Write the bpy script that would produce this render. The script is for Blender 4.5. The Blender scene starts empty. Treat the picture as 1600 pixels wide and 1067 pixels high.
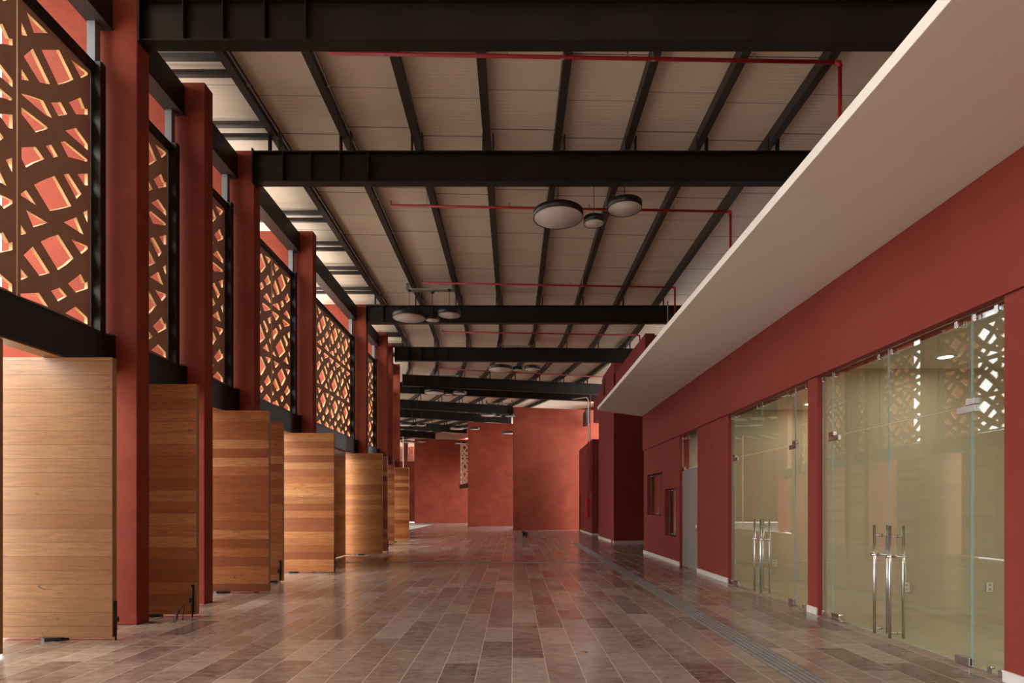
import bpy, bmesh, math, random
from mathutils import Vector, Matrix
random.seed(7)
SC = bpy.context.scene
COL = SC.collection
PI = math.pi
EYE = 1.5                       # camera height; H values below are heights relative to the eye

# ------------------------------------------------------------------ materials
MATS = {}
class N:
    """tiny node-graph helper"""
    def __init__(s, name):
        m = bpy.data.materials.new(name); m.use_nodes = True
        s.m = m; s.t = m.node_tree; s.t.nodes.clear()
        s.out = s.n('ShaderNodeOutputMaterial')
    def n(s, typ, **kw):
        nd = s.t.nodes.new(typ)
        for k, v in kw.items():
            if k.startswith('_'): setattr(nd, k[1:], v)
        return nd
    def set(s, sock, v):
        if isinstance(v, bpy.types.NodeSocket): s.t.links.new(v, sock)
        elif isinstance(v, (tuple, list)) and sock.type == 'RGBA' and len(v) == 3: sock.default_value = (*v, 1)
        else: sock.default_value = v
    def math(s, op, a, b=None, c=None, clamp=False):
        nd = s.n('ShaderNodeMath'); nd.operation = op; nd.use_clamp = clamp
        s.set(nd.inputs[0], a)
        if b is not None: s.set(nd.inputs[1], b)
        if c is not None: s.set(nd.inputs[2], c)
        return nd.outputs[0]
    def mix(s, f, a, b, blend='MIX'):
        nd = s.n('ShaderNodeMix'); nd.data_type = 'RGBA'; nd.blend_type = blend
        s.set(nd.inputs['Factor'], f); s.set(nd.inputs[6], a); s.set(nd.inputs[7], b)
        return nd.outputs[2]
    def noise(s, vec, scale, detail=4, rough=.55, dist=0.0):
        nd = s.n('ShaderNodeTexNoise'); s.set(nd.inputs['Vector'], vec)
        nd.inputs['Scale'].default_value = scale; nd.inputs['Detail'].default_value = detail
        nd.inputs['Roughness'].default_value = rough; nd.inputs['Distortion'].default_value = dist
        return nd.outputs['Fac']
    def white(s, vec):
        nd = s.n('ShaderNodeTexWhiteNoise'); nd.noise_dimensions = '3D'; s.set(nd.inputs['Vector'], vec)
        return nd.outputs['Value']
    def comb(s, x, y, z):
        nd = s.n('ShaderNodeCombineXYZ')
        for i, v in enumerate((x, y, z)): s.set(nd.inputs[i], v)
        return nd.outputs[0]
    def sep(s, v):
        nd = s.n('ShaderNodeSeparateXYZ'); s.set(nd.inputs[0], v); return nd.outputs
    def scale(s, v, sc):
        nd = s.n('ShaderNodeMapping'); s.set(nd.inputs['Vector'], v); nd.inputs['Scale'].default_value = sc
        return nd.outputs[0]
    def ramp(s, f, stops):
        nd = s.n('ShaderNodeValToRGB'); cr = nd.color_ramp
        cr.elements[0].position, cr.elements[0].color = stops[0][0], (*stops[0][1], 1)
        cr.elements[1].position, cr.elements[1].color = stops[-1][0], (*stops[-1][1], 1)
        for p, c in stops[1:-1]:
            e = cr.elements.new(p); e.color = (*c, 1)
        s.set(nd.inputs[0], f); return nd.outputs[0]
    def obj(s): return s.n('ShaderNodeTexCoord').outputs['Object']
    def pos(s): return s.n('ShaderNodeNewGeometry').outputs['Position']
    def bump(s, h, strength=.2, dist=.01):
        nd = s.n('ShaderNodeBump'); nd.inputs['Strength'].default_value = strength; nd.inputs['Distance'].default_value = dist
        s.set(nd.inputs['Height'], h); return nd.outputs[0]
    def bsdf(s, color, rough=.5, metal=0.0, normal=None, spec=.5, coat=0.0):
        b = s.n('ShaderNodeBsdfPrincipled')
        s.set(b.inputs['Base Color'], color); s.set(b.inputs['Roughness'], rough); s.set(b.inputs['Metallic'], metal)
        b.inputs['Specular IOR Level'].default_value = spec
        if coat: b.inputs['Coat Weight'].default_value = coat; b.inputs['Coat Roughness'].default_value = .12
        if normal is not None: s.set(b.inputs['Normal'], normal)
        s.t.links.new(b.outputs[0], s.out.inputs[0]); return b

def plain(name, color, rough=.5, metal=0.0, spec=.5, var=0.08):
    g = N(name); p = g.pos()
    f = g.noise(p, 6.0, 3)
    c = g.mix(f, tuple(x*(1-var) for x in color), tuple(min(1, x*(1+var)) for x in color))
    g.bsdf(c, rough, metal, spec=spec); MATS[name] = g.m; return g.m

def red_mat(name, c0, c1, c2):
    g = N(name); p = g.pos()
    a = g.noise(p, .9, 6, .6, .4); b = g.noise(p, 7.0, 5, .6)
    f = g.math('ADD', g.math('MULTIPLY', a, .75), g.math('MULTIPLY', b, .25))
    c = g.ramp(f, [(.30, c0), (.5, c1), (.70, c2)])
    h = g.noise(p, 22.0, 4, .6)
    g.bsdf(c, .82, normal=g.bump(h, .12, .01), spec=.25); MATS[name] = g.m; return g.m
RED = red_mat('red_plaster', (.19, .030, .015), (.235, .041, .020), (.29, .058, .031))
REDW = red_mat('red_wall_paint', (.185, .0285, .019), (.20, .032, .022), (.215, .036, .026))
STEEL = plain('black_steel', (.012, .0095, .009), .45, spec=.35)
PURL = plain('dark_brown_steel', (.026, .019, .017), .5)
GREYSTEEL = plain('grey_steel', (.16, .17, .18), .5)  # own grey of the clamps; on upper posts it stands for daylight
CANOPY = plain('white_paint', (.74, .67, .59), .8, spec=.2, var=.02)
ROOMW = plain('beige_wall', (.50, .42, .315), .8, spec=.2, var=.02)
ROOMC = plain('room_ceiling', (.62, .58, .50), .8, spec=.2, var=.02)
GREYW = plain('grey_wall', (.42, .40, .36), .8, spec=.2, var=.03)
SCRF = plain('brown_panel_face', (.50, .31, .22), .6, spec=.3, var=.12)
SCRE = plain('panel_edge_wood', (.62, .38, .16), .6, spec=.3, var=.1)
LAMPB = plain('lamp_housing', (.018, .018, .019), .38)
LAMPW = plain('lamp_diffuser', (.74, .68, .63), .5, var=.02)
WIRE = plain('black_cable', (.012, .011, .010), .5)
PIPE = plain('red_pipe_paint', (.40, .012, .016), .4)
COND = plain('galvanised_conduit', (.48, .47, .45), .38, .6)
CHROME = plain('brushed_steel', (.62, .58, .55), .22, 1.0, var=.03)
BASE = plain('pale_stone', (.58, .52, .46), .6, var=.12)
PLASTIC = plain('white_plastic', (.72, .68, .60), .4, var=.02)
GROUND = plain('concrete_ground', (.60, .56, .50), .85, var=.1)
BLACKB = plain('black_bolt', (.010, .009, .008), .4)
STRIP = plain('grey_stone_ridge', (.24, .225, .215), .38, var=.2)
STRIPD = plain('grey_stone_groove', (.085, .078, .075), .6, var=.15)

def roof_mat():
    g = N('roof_sheet'); uv = g.n('ShaderNodeTexCoord').outputs['UV']
    x, y, z = g.sep(uv)
    bay = g.math('FLOOR', g.math('DIVIDE', x, 1.31))
    par = g.math('MODULO', g.math('ADD', bay, 10.0), 2.0)
    v = g.math('ADD', g.math('DIVIDE', y, 1.06), g.math('MULTIPLY', par, .22))
    fr = g.math('FRACT', v)
    seam = g.math('LESS_THAN', fr, .022)
    strong = g.math('ADD', .45, g.math('MULTIPLY', g.math('MODULO', g.math('FLOOR', v), 2.0), .45))
    rib = g.math('SINE', g.math('MULTIPLY', y, 2*PI/.088))
    ribc = g.math('MULTIPLY', g.math('POWER', g.math('ABSOLUTE', rib), 6.0), .10)
    pn = g.white(g.comb(bay, g.math('FLOOR', v), 0.0))
    base = g.mix(pn, (.70, .585, .465), (.76, .64, .515))
    c = g.mix(ribc, base, (.16, .12, .09))
    c = g.mix(g.math('MULTIPLY', seam, strong), c, (.03, .022, .018))
    g.bsdf(c, .45, normal=g.bump(rib, .25, .006), spec=.4); MATS['roof_sheet'] = g.m; return g.m
ROOF = roof_mat()

def wood_mat(name, stops, dark, streak):
    g = N(name); o = g.obj(); x, y, z = g.sep(o)
    loc = g.n('ShaderNodeObjectInfo').outputs['Location']
    lx, ly, lz = g.sep(loc)
    k = g.math('DIVIDE', z, .157); row = g.math('FLOOR', k); fr = g.math('FRACT', k)
    r1 = g.white(g.comb(row, ly, 3.0)); r2 = g.white(g.comb(row, ly, 9.0))
    base = g.ramp(r1, stops)
    vec = g.comb(g.math('ADD', g.math('MULTIPLY', x, 1.1), g.math('MULTIPLY', r2, 37.0)), ly, g.math('MULTIPLY', z, 15.0))
    gr = g.noise(vec, 2.2, 8, .62, 1.2)
    c = g.mix(g.ramp(gr, [(.38, (0, 0, 0)), (.62, (1, 1, 1))]), g.mix(streak, base, dark), base)
    vec2 = g.comb(g.math('ADD', g.math('MULTIPLY', x, 2.0), g.math('MULTIPLY', r1, 51.0)), ly, g.math('MULTIPLY', z, 6.0))
    kn = g.noise(vec2, 1.6, 3, .5, 2.0)
    c = g.mix(g.ramp(kn, [(.66, (0, 0, 0)), (.78, (.7, .7, .7))]), c, (.07, .032, .018))
    line = g.math('LESS_THAN', fr, .022)
    c = g.mix(g.math('MULTIPLY', line, .75), c, (.035, .014, .006))
    g.bsdf(c, .38, normal=g.bump(g.math('SUBTRACT', 1.0, line), .3, .004), spec=.5); return g.m
WOOD = wood_mat('teak_boards', [(0, (.24, .072, .02)), (.2, (.40, .145, .042)), (.4, (.54, .235, .078)), (.55, (.32, .105, .03)), (.75, (.48, .19, .058)), (.9, (.62, .33, .125)), (1, (.29, .09, .028))], (.17, .055, .02), .5)
WOODP = wood_mat('pale_teak_boards', [(0, (.37, .205, .095)), (.35, (.45, .265, .125)), (.7, (.50, .315, .155)), (1, (.41, .225, .10))], (.25, .13, .065), .45)
WOODE = plain('board_end_grain', (.30, .15, .06), .5, var=.15)

def floor_mat():
    g = N('travertine_planks'); p = g.obj(); x, y, z = g.sep(p)
    w = .32
    xr = g.math('DIVIDE', g.math('ADD', x, .017), w); i = g.math('FLOOR', xr); fx = g.math('FRACT', xr)
    ri = g.white(g.comb(i, 4.0, 1.0)); rl = g.white(g.comb(i, 8.0, 2.0))
    L = g.math('ADD', .62, g.math('MULTIPLY', rl, .35))
    yr = g.math('DIVIDE', g.math('ADD', y, g.math('MULTIPLY', ri, 7.0)), L); j = g.math('FLOOR', yr); fy = g.math('FRACT', yr)
    r = g.white(g.comb(i, j, 0.0)); r2 = g.white(g.comb(i, j, 5.0))
    base = g.ramp(r, [(0, (.085, .050, .036)), (.16, (.15, .098, .073)), (.36, (.255, .185, .148)), (.55, (.19, .128, .096)), (.75, (.36, .28, .23)), (.88, (.23, .16, .12)), (1, (.32, .245, .175))])
    v = g.comb(g.math('ADD', x, g.math('MULTIPLY', r2, 13.0)), g.math('ADD', g.math('MULTIPLY', y, 1.0), g.math('MULTIPLY', r, 29.0)), 0.0)
    vs = g.scale(v, (1.0, 2.2, 1.0))
    n1 = g.noise(vs, 6.5, 10, .68, .6); n2 = g.noise(vs, 2.4, 5, .6, .5)
    c = g.mix(g.ramp(n1, [(.34, (0, 0, 0)), (.66, (1, 1, 1))]), g.mix(.34, base, (.085, .050, .037)), g.mix(.26, base, (.50, .40, .33)))
    c = g.mix(g.math('MULTIPLY', g.ramp(n2, [(.50, (0, 0, 0)), (.72, (1, 1, 1))]), .28), c, (.46, .37, .31))
    dust = g.noise(g.scale(p, (.7, .35, 1)), 1.0, 7, .65, .6)
    c = g.mix(g.math('MULTIPLY', g.ramp(dust, [(.52, (0, 0, 0)), (.72, (1, 1, 1))]), .30), c, (.45, .38, .34))
    ex = g.math('MINIMUM', fx, g.math('SUBTRACT', 1.0, fx)); ey = g.math('MULTIPLY', g.math('MINIMUM', fy, g.math('SUBTRACT', 1.0, fy)), g.math('DIVIDE', L, w))
    jx = g.math('LESS_THAN', ex, .0115); jy = g.math('LESS_THAN', ey, .007)
    jt = g.math('MAXIMUM', jx, g.math('MULTIPLY', jy, .5))
    c = g.mix(g.math('MULTIPLY', jt, .72), c, (.60, .51, .43))
    rough = g.math('ADD', .095, g.math('MULTIPLY', r2, .10))
    rough = g.math('ADD', rough, g.math('MULTIPLY', n1, .12))
    h = g.math('SUBTRACT', g.math('MULTIPLY', n1, .03), g.math('MULTIPLY', jt, .5))
    g.bsdf(c, rough, normal=g.bump(h, .25, .003), spec=.5); MATS['floor'] = g.m; return g.m
FLOOR = floor_mat()

def frosted_mat():
    g = N('frosted_glass')
    tr = g.n('ShaderNodeBsdfTransparent'); b = g.n('ShaderNodeBsdfPrincipled')
    b.inputs['Base Color'].default_value = (.27, .26, .225, 1); b.inputs['Roughness'].default_value = .12
    mx = g.n('ShaderNodeMixShader'); mx.inputs[0].default_value = .82
    g.t.links.new(tr.outputs[0], mx.inputs[1]); g.t.links.new(b.outputs[0], mx.inputs[2]); g.t.links.new(mx.outputs[0], g.out.inputs[0]); return g.m
FROST = frosted_mat()
def glass_mat():
    g = N('clear_glass')
    lw = g.n('ShaderNodeLayerWeight'); lw.inputs['Blend'].default_value = .5
    f = g.math('ADD', .055, g.math('MULTIPLY', g.math('POWER', lw.outputs['Facing'], 4.0), .9), clamp=True)
    tr = g.n('ShaderNodeBsdfTransparent'); tr.inputs[0].default_value = (.93, .965, .935, 1)
    gl = g.n('ShaderNodeBsdfGlossy'); gl.inputs['Roughness'].default_value = 0.0; gl.inputs[0].default_value = (.97, 1, .98, 1)
    mx = g.n('ShaderNodeMixShader'); g.set(mx.inputs[0], f)
    g.t.links.new(tr.outputs[0], mx.inputs[1]); g.t.links.new(gl.outputs[0], mx.inputs[2])
    g.t.links.new(mx.outputs[0], g.out.inputs[0]); return g.m
GLASS = glass_mat()
GLASSE = plain('glass_edge', (.30, .42, .38), .15, var=.05)
def emit(name, c, s):
    g = N(name); e = g.n('ShaderNodeEmission'); e.inputs[0].default_value = (*c, 1); e.inputs[1].default_value = s
    g.t.links.new(e.outputs[0], g.out.inputs[0]); return g.m
LED = emit('led_disc', (1, .88, .70), 9.0)

# ------------------------------------------------------------------ mesh helper
class MB:
    def __init__(s): s.bm = bmesh.new(); s.uv = None
    def poly8(s, P, mi=0, side=None):
        """P: 4 bottom + 4 top corners"""
        v = [s.bm.verts.new(p) for p in P]
        fs = [(3, 2, 1, 0), (4, 5, 6, 7), (0, 1, 5, 4), (1, 2, 6, 5), (2, 3, 7, 6), (3, 0, 4, 7)]
        for q in fs:
            f = s.bm.faces.new([v[i] for i in q]); f.material_index = mi
        return s
    def box(s, x0, x1, y0, y1, z0, z1, mi=0):
        x0, x1 = sorted((x0, x1)); y0, y1 = sorted((y0, y1)); z0, z1 = sorted((z0, z1))
        return s.poly8([(x0, y0, z0), (x1, y0, z0), (x1, y1, z0), (x0, y1, z0), (x0, y0, z1), (x1, y0, z1), (x1, y1, z1), (x0, y1, z1)], mi)
    def obox(s, o, a, o0, o1, t0, t1, z0, z1, mi=0):
        """box in a frame: origin o=(x,y), angle a (rad); lateral o0..o1, forward t0..t1"""
        ca, sa = math.cos(a), math.sin(a)
        def q(l, t, z): return (o[0]+l*ca-t*sa, o[1]+l*sa+t*ca, z)
        z0a, z0b = z0 if isinstance(z0, tuple) else (z0, z0)
        z1a, z1b = z1 if isinstance(z1, tuple) else (z1, z1)
        return s.poly8([q(o0, t0, z0a), q(o1, t0, z0b), q(o1, t1, z0b), q(o0, t1, z0a),
                        q(o0, t0, z1a), q(o1, t0, z1b), q(o1, t1, z1b), q(o0, t1, z1a)], mi)
    def prism(s, pts, z0, z1, mi=0):
        b = [s.bm.verts.new((x, y, z0)) for x, y in pts]; t = [s.bm.verts.new((x, y, z1)) for x, y in pts]
        n = len(pts)
        s.bm.faces.new(b[::-1]).material_index = mi; s.bm.faces.new(t).material_index = mi
        for i in range(n):
            s.bm.faces.new((b[i], b[(i+1) % n], t[(i+1) % n], t[i])).material_index = mi
        return s
    def vprism(s, pts, x0, x1, mi=0):
        """outline in (y,z), thickness in x"""
        a = [s.bm.verts.new((x0, y, z)) for y, z in pts]; b = [s.bm.verts.new((x1, y, z)) for y, z in pts]
        n = len(pts)
        s.bm.faces.new(a).material_index = mi; s.bm.faces.new(b[::-1]).material_index = mi
        for i in range(n):
            s.bm.faces.new((a[(i+1) % n], a[i], b[i], b[(i+1) % n])).material_index = mi
        return s
    def tube(s, pts, r, seg=10, mi=0, cap=True):
        pts = [Vector(p) for p in pts]; rings = []; up = None
        for i, p in enumerate(pts):
            d = (pts[min(i+1, len(pts)-1)] - pts[max(i-1, 0)]).normalized()
            if up is None:
                up = Vector((0, 0, 1)) if abs(d.z) < .9 else Vector((1, 0, 0))
            u = (up - d*up.dot(d)).normalized(); w = d.cross(u); up = u
            rr = r[i] if isinstance(r, (list, tuple)) else r
            rings.append([s.bm.verts.new(p + (u*math.cos(2*PI*k/seg) + w*math.sin(2*PI*k/seg))*rr) for k in range(seg)])
        for a, b in zip(rings, rings[1:]):
            for k in range(seg):
                f = s.bm.faces.new((a[k], a[(k+1) % seg], b[(k+1) % seg], b[k])); f.material_index = mi; f.smooth = True
        if cap:
            s.bm.faces.new(rings[0][::-1]).material_index = mi; s.bm.faces.new(rings[-1]).material_index = mi
        return s
    def lathe(s, c, prof, seg=48, mi=0, smooth=True):
        """prof: list of (radius, z) from centre c (vertical axis)"""
        rings = []
        for r, z in prof:
            if r <= 1e-6: rings.append([s.bm.verts.new((c[0], c[1], c[2]+z))])
            else: rings.append([s.bm.verts.new((c[0]+r*math.cos(2*PI*k/seg), c[1]+r*math.sin(2*PI*k/seg), c[2]+z)) for k in range(seg)])
        for a, b in zip(rings, rings[1:]):
            for k in range(seg):
                k2 = (k+1) % seg
                if len(a) == 1 and len(b) == 1: continue
                if len(a) == 1: f = s.bm.faces.new((a[0], b[k2], b[k]))
                elif len(b) == 1: f = s.bm.faces.new((a[k], a[k2], b[0]))
                else: f = s.bm.faces.new((a[k], a[k2], b[k2], b[k]))
                f.material_index = mi; f.smooth = smooth
        return s

WORLD = {}      # object -> world matrix
def wm(o): return WORLD.get(o.name, Matrix.Identity(4))
def props(o, label=None, cat=None, group=None, kind=None):
    if label: o['label'] = label
    if cat: o['category'] = cat
    if group: o['group'] = group
    if kind: o['kind'] = kind
def thing(name, label, cat, loc, rotz=0.0, group=None):
    o = bpy.data.objects.new(name, None); COL.objects.link(o)
    o.empty_display_size = .2; o.location = loc; o.rotation_euler = (0, 0, rotz)
    WORLD[o.name] = Matrix.Translation(loc) @ Matrix.Rotation(rotz, 4, 'Z')
    props(o, label, cat, group, 'thing'); return o
def part(name, mb, mats, parent=None, label=None, bevel=0.0, origin=None):
    bm = mb.bm
    bmesh.ops.recalc_face_normals(bm, faces=bm.faces)
    W = wm(parent) if parent else Matrix.Translation(origin or (0, 0, 0))
    bm.transform(W.inverted())
    me = bpy.data.meshes.new(name); bm.to_mesh(me); bm.free()
    for m in (mats if isinstance(mats, (list, tuple)) else [mats]): me.materials.append(m)
    o = bpy.data.objects.new(name, me); COL.objects.link(o)
    if parent:
        o.parent = parent
    else: o.location = W.translation
    WORLD[o.name] = W
    if label: o['label'] = label
    if bevel:
        b = o.modifiers.new('bevel', 'BEVEL'); b.width = bevel; b.segments = 2; b.limit_method = 'ANGLE'
    return o
def solo(name, mb, mats, label, cat, group=None, origin=None, bevel=0.0):
    o = part(name, mb, mats, None, None, bevel, origin); props(o, label, cat, group, 'thing'); return o
def struct(name, mb, mats, bevel=0.0, label=None):
    o = part(name, mb, mats, None, None, bevel); o['kind'] = 'structure'
    if label: o['label'] = label
    return o
ORD = ['first', 'second', 'third', 'fourth', 'fifth', 'sixth', 'seventh', 'eighth', 'ninth', 'tenth', 'eleventh', 'twelfth']

# ------------------------------------------------------------------ building axis (hall bends towards the left far away)
FR = [(-4.79, -6, 0), (-4.79, 4, 0), (-4.79, 12, 0), (-4.79, 20, 0), (-4.79, 23, 0), (-4.85, 24.8, 2), (-5.07, 27.3, 7.5), (-5.5, 29.9, 13.5),
      (-5.97, 31.7, 14.8), (-6.6, 34.2, 17), (-7.4, 36.6, 19.3), (-8.7, 39.9, 23), (-10, 42.5, 28), (-11.4, 44.8, 32), (-14.4, 49, 35), (-19, 55, 42), (-27, 63.5, 44)]
def fp(f, o, z):
    a = math.radians(f[2]); return Vector((f[0]+o*math.cos(a), f[1]+o*math.sin(a), z))
def hp(o): return 6.83 - .016*o + EYE       # underside of the purlins (roof falls gently to the far side)

# ------------------------------------------------------------------ setting
struct('floor', MB().box(-6.9, 12, -7, 72, -.12, 0), FLOOR)
struct('ground_outside', MB().box(-90, 90, -60, 130, -.5, -.125), GROUND)
def roof():
    mb = MB(); bm = mb.bm; uv = bm.loops.layers.uv.new('UVMap')
    os_ = [-2.1, 3, 8, 14.6]; v = 0; prev = None; rows = []
    acc = 0
    for i, f in enumerate(FR):
        if i:
            acc += (fp(f, 5, 0) - fp(FR[i-1], 5, 0)).length
        rows.append((acc, [(bm.verts.new(fp(f, o, hp(o)+.2)), bm.verts.new(fp(f, o, hp(o)+.27))) for o in [min(q, 10.4 if 31 < f[1] < 35.5 else 99) for q in os_]]))  # roof edge cut back here to let sky light reach the fin wall
    for (va, ra), (vb, rb) in zip(rows, rows[1:]):
        for k in range(len(os_)-1):
            for lay in (0, 1):
                f = bm.faces.new((ra[k][lay], ra[k+1][lay], rb[k+1][lay], rb[k][lay]))
                for lp, c in zip(f.loops, ((os_[k], va), (os_[k+1], va), (os_[k+1], vb), (os_[k], vb))): lp[uv].uv = (c[0]-.36, c[1]+.6)
        for k in (0, len(os_)-1):
            bm.faces.new((ra[k][0], rb[k][0], rb[k][1], ra[k][1]))
    struct('ceiling', mb, ROOF)
roof()

# right-hand wall, glazed shops and rooms behind
WX, BX, GX = 4.21, 4.17, 4.28
B0, B1 = 5.22, 8.43
A0, A1 = 8.71, 11.94
D0, D1 = 13.94, 15.44
W1 = (17.24, 19.2, 1.25, 2.50); W2 = (15.78, 16.95, .72, 2.0)
m = MB()
T = 4.45
m.box(WX, T, -1.5, B0, 0, 3.31); m.box(WX, 4.30, B1, A0, 0, 3.31); m.box(WX, 4.30, A1, 12.2, 0, 3.31); m.box(WX, T, 12.2, D0, 0, 3.31)
m.box(WX, T, D1, W2[0], 0, 3.31); m.box(WX, T, W2[1], W1[0], 0, 3.31); m.box(WX, T, W1[1], 19.7, 0, 3.31)
for w in (W1, W2):
    m.box(WX, T, w[0], w[1], 0, w[2]); m.box(WX, T, w[0], w[1], w[3], 3.31)
m.box(BX, T, -1.5, 19.72, 3.31, 4.455)
struct('wall_right', m, REDW)
m = MB()
for y0, y1 in ((-1.5, B0), (B1, A0), (A1, D0), (D1, 19.72)): m.box(WX-.02, WX+.01, y0, y1, 0, .10)
struct('baseboard_right', m, BASE, .004)
m = MB()
m.box(4.30, 9.5, 8.45, 8.69, 0, 3.42); m.box(4.30, 9.5, 12.0, 12.2, 0, 3.42); m.box(9.5, 9.7, -1.5, 12.2, 0, 4.455); m.box(T, 9.7, -1.7, -1.5, 0, 4.455)
struct('wall_shop_interior', m, ROOMW)
m = MB(); m.box(T, 9.5, 8.43, 8.45, 0, .09); m.box(T, 9.5, 11.98, 12.0, 0, .09)
struct('baseboard_shop', m, ROOMW)
struct('floor_shop', MB().box(4.34, 9.5, -1.5, 12.0, 0, .004), plain('beige_shop_floor', (.46, .39, .28), .22, var=.05))
struct('ceiling_shop', MB().box(T, 9.5, -1.5, 12.2, 3.42, 3.5), ROOMC)
m = MB(); m.box(T, 7.5, 15.5, 15.7, 0, 3.42); m.box(7.3, 7.5, 12.2, 15.5, 0, 3.42); m.box(T, 7.5, 12.2, 15.7, 3.42, 3.5)
struct('wall_office_interior', m, GREYW)
m = MB()
for w in (W1, W2):
    m.box(T, T+.75, w[0]-.3, w[0], w[2]-.2, w[3]+.2); m.box(T, T+.75, w[1], w[1]+.1, w[2]-.2, w[3]+.2)
    m.box(T+.75, T+.85, w[0]-.3, w[1]+.1, w[2]-.2, w[3]+.2); m.box(T, T+.75, w[0], w[1], w[3], w[3]+.2); m.box(T, T+.75, w[0], w[1], w[2]-.2, w[2])
struct('wall_counter_recess', m, REDW)
m = MB(); m.box(9.7, 9.9, -7, 19.7, 4.555, 8.5); m.box(4.5, 9.9, 19.45, 19.7, 4.555, EYE+5.5)  # first box is unseen, added to keep sky light off the roof
struct('wall_upper_right', m, REDW)
struct('wall_behind', MB().box(-4.8, 12, -7, -6.8, 0, 8.3), REDW)  # unseen wall, added to cut the light from behind the camera
# white canopy
o = solo('canopy', MB().prism([(2.55, -2.2), (4.165, -2.2), (9.7, -2.2), (9.7, 19.85), (4.165, 19.85), (2.55, 18.6)], 4.457, 4.555), CANOPY,
         'long white canopy slab running above the glazed shop fronts', 'canopy', bevel=.004)

# blocks beyond the shops
m = MB()
m.box(4.2, 4.5, 19.45, 25.2, EYE+4.42, EYE+5.55)                # upper wall over the first recess
m.obox((4.12, 25.1), math.radians(12), 0, 3.2, 0, .3, 0, EYE+6.0)
m.vprism([(25.40, 0), (29.6, 0), (29.6, EYE+5.6), (28.6, EYE+5.72), (28.55, EYE+5.95), (28.1, EYE+6.05), (25.40, EYE+6.05)], 4.13, 4.42)
m.box(4.2, 4.5, 29.6, 32.1, EYE+4.42, EYE+5.6)
m.box(4.5, 7.5, 29.3, 29.6, 0, EYE+5.6)
m.box(4.13, 7.5, 32.1, 32.4, 0, 5.08)
m.box(4.13, 4.4, 32.3, 37.7, 0, 5.08); m.box(4.13, 4.4, 38.25, 38.5, 0, 5.08); m.box(4.13, 4.4, 37.7, 38.25, 2.35, 5.08); m.box(4.25, 4.4, 37.7, 38.25, 0, 2.35)
m.box(7.3, 7.5, 19.7, 32.4, 0, EYE+5.6)
m.box(T, 7.5, 19.5, 19.7, 0, 4.455)
struct('wall_far_right', m, REDW)
m = MB(); m.box(4.45, 7.3, 29.6, 32.1, EYE+4.42, EYE+4.5); m.box(4.5, 7.3, 19.7, 25.2, EYE+4.42, EYE+4.5)
struct('ceiling_recess', m, CANOPY)
m = MB(); m.box(4.10, 4.13, 25.0, 29.6, 0, .10); m.obox((4.12, 25.1), math.radians(12), 0, 3.1, -.025, 0, 0, .10)
m.box(4.10, 4.13, 32.08, 37.7, 0, .10); m.box(4.13, 7.3, 32.08, 32.1, 0, .10)
struct('baseboard_far_right', m, BASE)
m = MB(); m.box(7.5, 7.8, 32.4, 33.4, 0, 8.3); m.box(7.5, 7.8, 40.3, 41.5, 0, 8.3)
m.prism([(6.0, 40.4), (6.3, 40.5), (1.2, 48.3), (.9, 48.2)], 7.5, 8.3)
m.box(-3.2, -3.0, 48.3, 57.2, 5.2, 8.5); m.box(-3.2, -3.0, 57.2, 65, 0, 8.5)
struct('wall_light_block', m, RED)  # added walls that keep outside light off the roof
m = MB().box(-12.2, -7, 62, 62.35, 0, 6.15); m.box(-27, -12.2, 62, 62.35, 0, 8.5); m.box(-9.4, -3.0, 62.4, 62.7, 0, 8.5)  # boxes after the first are unseen, added to shut out sky light
struct('wall_end', m, RED)

# ------------------------------------------------------------------ red columns (deep fins) on the left
COLS = [(4.20, -4.79, 0), (7.73, -4.79, 0), (9.42, -4.79, 0), (11.22, -4.79, 0), (14.49, -4.79, 0), (19.73, -4.79, 0), (22.9, -4.79, 0), (24.5, -4.90, 2), (28.0, -5.25, 9)]
BACK = {0: 4.46, 1: 7.99, 2: 9.69, 3: 11.47, 4: 14.79, 5: 20.0}
clab = [None,
        'tall red plaster column nearest the viewer, behind the palest wooden door',
        'second tall red plaster column, standing between the dark wooden door and the reddish one',
        'third tall red plaster column, holding the left end of the second roof beam',
        'fourth tall red plaster column, just before the widest lattice bay',
        'fifth tall red plaster column, at the far end of the widest lattice bay',
        'sixth tall red plaster column, paired with a narrow one behind it',
        'seventh tall red plaster column, a narrow strip in the receding row',
        'farthest red plaster column of the row, beside the hanging lamps']
ctop = EYE+6.58
for i, (y, x, a) in enumerate(COLS):
    if i == 0:
        solo('red_column', MB().box(-6.52, x, y, y+.26, 0, ctop), RED, 'red column standing beside the viewer, outside the picture edge', 'column', 'red columns along the lattice side', (x, y, 0), .012)
        continue
    solo('red_column', MB().obox((x, y), math.radians(a), -1.73, 0, 0, .26, 0, ctop), RED, clab[i], 'column', 'red columns along the lattice side', (x, y, 0), .012)
for y in (1.0, -2.4):
    solo('red_column', MB().box(-6.52, -4.79, y, y+.26, 0, ctop), RED, 'red column behind the viewer, outside the picture, seen in the glass', 'column', 'red columns behind the viewer', (-4.79, y, 0), .012)

# red fin walls closing the far end
F = [((0.0, 38.9), 14, 6.3, EYE+6.40, 'nearest red fin wall at the far end, glowing orange beside the pipes'),
     ((-3.5, 46.9), 16, 4.6, EYE+6.55, 'middle red fin wall at the far end, between the other two'),
     ((-9.06, 55.6), 14, 6.0, EYE+6.25, 'farthest red fin wall, beside the narrow lattice slot')]
for og, a, L, zt, lab in F:
    solo('red_fin_wall', MB().obox(og, math.radians(a), 0, L, 0, .30, 0, zt), RED, lab, 'wall', 'red fin walls at the far end', (og[0], og[1], 0), .01)

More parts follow.
